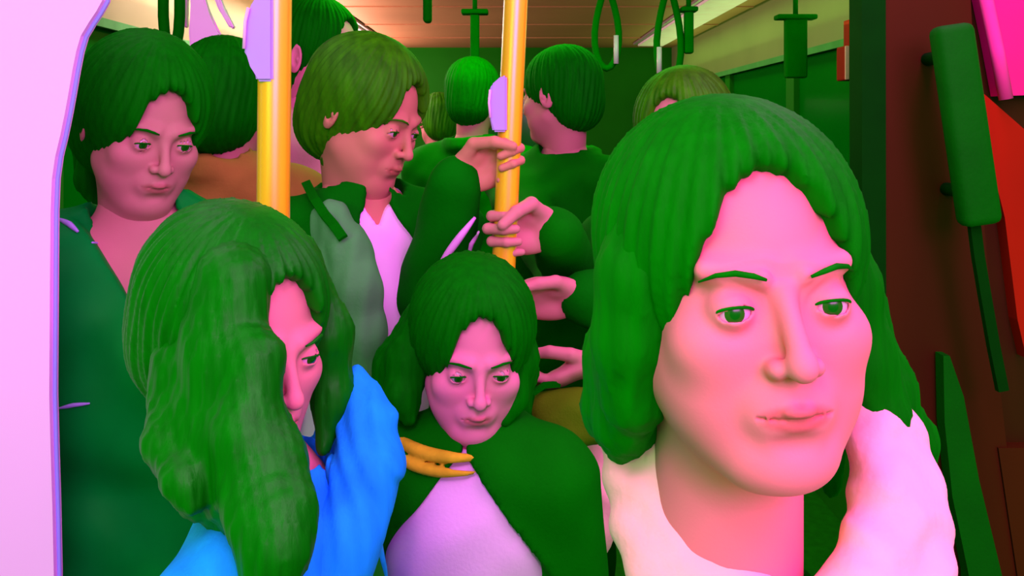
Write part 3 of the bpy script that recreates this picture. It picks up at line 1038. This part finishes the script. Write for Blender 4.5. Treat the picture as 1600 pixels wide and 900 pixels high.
v.chain([np.array((c4.x - .012 + .106 * math.sin(a), c4.y + .030 - .096 * math.cos(a), c4.z - .134 - .016 * math.cos(a))) for a in np.linspace(-1.4, .2, n)], [.001 + .007 * math.sin(PI * (i + .3) / n) for i in range(n)], .0015)
link('collar', join_mesh([v.arrays()]), mat('yellow peach collar', (215, 170, 40), bump=.3, bscale=150, var=.2, scale=40), r4)

# 2: brown haired passenger holding the pole
pc = P(795, 248, 1.45)
ah = grip_hand(pc, (-.40, 0, 1), (.9, .25, .42), 1, el=P(668, 462, 1.56), s=.95)
c2 = P(575, 180, 1.60)
r2, W2, L2, a2 = person('brown haired passenger in a dark jacket and white top holding the middle pole', None, c2, hz=(62, 24, 4), hs=1.04, torso_yaw=30, skin=SK2, hair=HAIRB,
       h=.0024, top=DARK2, inner=WHITE, vneck=.04, cap=dict(grow=.020, face=(.054, .074)), arms=(None, ah), lean=(-.03, 0), open_front=.02, slope=.62,
       locks=[place_lk((560, 120, 1.6), (530, 190, 1.6), (525, 250, 1.6), (545, 300, 1.6))], lockr=.03)

# 1: passenger in the teal padded jacket
c1 = P(226, 196, 1.36)
r1, W1, L1, a1 = person('dark haired passenger in a teal padded jacket standing beside the pale screen', None, c1, hz=(42, 22, 4), torso_yaw=28, skin=SK1, hair=HAIR,
       h=.0022, top=TEAL, inner=None, vneck=.075, collar=False, cap=dict(grow=.024, face=(.056, .076), fringe=.006), lean=(-.05, .02), folds=.006, fold_f=26, bulk=.032,
       locks=[place_lk((180, 150, 1.42), (150, 210, 1.44), (142, 280, 1.44), (150, 320, 1.43)),
              place_lk((165, 140, 1.46), (135, 210, 1.48), (128, 290, 1.48))], lockr=.028)


def on_surface(o, px, py, off=.002):
    d = (P(px, py, 1.0) - Vector((0, 0, CZ))).normalized()
    mi = o.matrix_world.inverted()
    ok, loc, nr, _ = o.ray_cast(mi @ Vector((0, 0, CZ)), d)
    if not ok: return None
    return o.matrix_world @ loc - d * off


def surf_line(o, pts, r, name, m, sub=8):
    out = []
    for i in range(len(pts) - 1):
        for j in range(sub):
            t = j / sub
            q = on_surface(o, pts[i][0] + (pts[i + 1][0] - pts[i][0]) * t, pts[i][1] + (pts[i + 1][1] - pts[i][1]) * t)
            if q is not None: out.append(q)
    if len(out) < 3: return
    n = len(out)
    bm = bmesh.new()
    add_tube(bm, out, [r * (.35 + .65 * math.sin(PI * (i + .5) / n)) for i in range(n)], 8)
    link(name, bm_mesh(bm), m, o)


bpy.context.view_layer.update()
kid = lambda r, nm: [c for c in r.children if c.name.split('.')[0] == nm][0]
GLINT = mat('lilac piping', (165, 130, 225), rough=.4, spec=.3)
GLINTP = mat('pink piping', (240, 140, 245), rough=.4, spec=.3)
j1 = kid(r1, 'jacket')
surf_line(j1, [(92, 342), (108, 350), (124, 364)], .0045, 'highlight', GLINT)  # shine on the jacket seams, drawn as pale tubes
surf_line(j1, [(144, 379), (180, 383), (214, 396), (240, 406)], .0035, 'highlight', GLINT)
surf_line(j1, [(92, 638), (115, 633), (144, 630)], .003, 'highlight', GLINT)
j2 = kid(r2, 'jacket')
surf_line(j2, [(742, 340), (720, 368), (700, 395), (678, 428)], .007, 'sleeve_highlight', GLINTP)  # strap highlights drawn as pale tubes on the sleeve
surf_line(j2, [(748, 362), (736, 380), (730, 405)], .005, 'sleeve_highlight', GLINTP)

# ------------------------------------------------------------------ passengers farther back
def simple(label, px, py, Y, **kw):
    d = dict(h=.004, detail=False, cloth_h=.012, folds=.004, cap=dict(grow=.014, face=(.056, .076)))
    d.update(kw)
    return person(label, None, P(px, py, Y), **d)


# tall man beside the thick pole, seen from the side
simple('tall passenger in pink with dark hair, seen from the side behind the thick yellow pole', 500, 92, 2.42, hz=(74, 6, 0), hs=1.25, torso_yaw=70, skin=SK4, hair=HAIR,
       h=.003, top=PINKC, inner=PINKC, vneck=.02, bulk=.03, cap=dict(grow=.010, face=(.062, .10), top=.01), lean=(0, .03), detail=True)
# dark haired passenger in tan, turned away
simple('passenger in a tan coat with dark hair, back turned, left of the thick yellow pole', 362, 160, 1.98, hz=(165, 0, 0), torso_yaw=160, skin=SK3, hair=HAIR, hs=1.08,
       top=TANC, inner=None, bulk=.03, cap=dict(grow=.018, face=(.056, .076), back=.012), shoulder=1.15)
# dark dressed passenger right of the middle pole, also holding it
pc = P(789, 366, 1.45)
ah = grip_hand(pc, (0, 0, 1), (-.85, -.2, .25), -1, el=P(900, 455, 1.85))
simple('dark dressed passenger behind the middle pole, hand low on it', 872, 150, 2.35, hz=(-125, 8, 0), torso_yaw=-40, skin=SK3, hair=HAIR,
       top=DARK, inner=DARK2, vneck=0, arms=(ah, None), hs=1.0, h=.003, detail=True)
# passenger behind the nearest one, holding bags
fo = P(905, 466, 1.50); fo2 = P(912, 545, 1.45)
arr = {'el': P(1010, 470, 1.62), 'wr': fo, 'th': (0, -.4, 1), 'fi': (-1, -.1, -.02), 'curl': (18, 22, 14), 's': 1.0, 'tc': .3}
arl = {'el': P(1060, 600, 1.60), 'wr': P(938, 566, 1.46), 'th': (0, -1, .4), 'fi': (-1, -.1, -.35), 'curl': ((30, 30, 18), (36, 34, 20), (42, 38, 20), (40, 40, 24)), 's': 1.0, 'tc': .5, 'spread': .12}
simple('dark coated passenger hugging bags, mostly hidden behind the nearest passenger', 1065, 215, 1.72, hz=(-30, 8, 0), torso_yaw=-35, skin=SK3, hair=HAIRB,
       top=DARK2, inner=DARK, vneck=0, arms=(arr, arl), lean=(.05, .02), bulk=.028, h=.003, cap=dict(grow=.020, face=(.056, .07), back=.02))
# far passenger
simple('small dark passenger far down the carriage, left of the middle pole', 742, 150, 3.0, hz=(160, 0, 0), torso_yaw=160, skin=SK3, hair=HAIR, top=DARK, inner=GREYC, vneck=.03, shoulder=1.05)
simple('small passenger in grey far down the carriage, beside the brown haired passenger', 684, 190, 3.9, hz=(-160, 10, 0), torso_yaw=-160, skin=SK3, hair=HAIRB, top=GREYC, inner=DARK, vneck=.03, hs=.95)

# bags of the hidden passenger
bg_ = empty('shoulder_bag', P(880, 690, 1.40), 'olive canvas bag held against the dark coated passenger', 'bag')
v = Vol(np.array(P(800, 700, 1.40)) - (.05, .1, .03), np.array(P(1010, 600, 1.40)) + (.05, .14, .03), .005)
v.ell(P(890, 648, 1.41), (.078, .045, .040))
v.ell(P(870, 660, 1.41), (.058, .045, .034), .02)
v.ell(P(920, 656, 1.41), (.068, .042, .036), .02)
v.fn(lambda X, Y, Z: wob(X, Y, Z, .003, 60, 2.0), 'disp')
link('pouch', join_mesh([v.arrays()]), OLIVE, bg_)
bm = bmesh.new(); add_ribbon(bm, [P(a, b, y) for a, b, y in ((828, 680, 1.38), (826, 640, 1.38), (832, 615, 1.38), (850, 602, 1.40), (875, 600, 1.42))], .010, .004, (0, 0, 1))
link('strap', bm_mesh(bm), STRAPM, bg_, smooth=False)
tb = empty('tote_bag', P(890, 800, 1.50), 'pale peach cloth bag just below the olive bag', 'bag')
v = Vol(np.array(P(800, 900, 1.5)) - (.02, .1, .03), np.array(P(1010, 640, 1.5)) + (.05, .1, .03), .006)
v.ell(P(900, 775, 1.5), (.085, .05, .12))
v.ell(P(880, 720, 1.5), (.06, .045, .05), .03)
v.fn(lambda X, Y, Z: wob(X, Y, Z, .004, 50, 1.0), 'disp')
link('pouch', join_mesh([v.arrays()]), PALEC, tb)

# grey scarf and dark bag strap of the brown haired passenger
v = Vol(np.array(P(480, 640, 1.45)) - (.05, .1, .03), np.array(P(640, 300, 1.45)) + (.05, .14, .03), .005)
v.chain([np.array(P(a, b, y)) for a, b, y in ((520, 335, 1.50), (545, 390, 1.45), (560, 450, 1.43), (568, 520, 1.43), (570, 600, 1.44))], [.026, .034, .036, .034, .030], .02)
v.chain([np.array(P(a, b, y)) for a, b, y in ((505, 345, 1.52), (522, 420, 1.47), (530, 520, 1.46), (535, 600, 1.46))], [.026, .034, .036, .034], .02)
v.fn(lambda X, Y, Z: .0015 * np.sin(X * 200 + 2 * np.sin(Z * 16)), 'disp')
link('scarf', join_mesh([v.arrays()]), GREYC, r2)
bm = bmesh.new(); add_ribbon(bm, [P(a, b, y) for a, b, y in ((478, 285, 1.58), (492, 312, 1.50), (508, 336, 1.465), (522, 352, 1.43), (536, 372, 1.405))], .016, .005, (1, 0, .3)); link('bag_strap', bm_mesh(bm), STRAPM, r2, smooth=False)
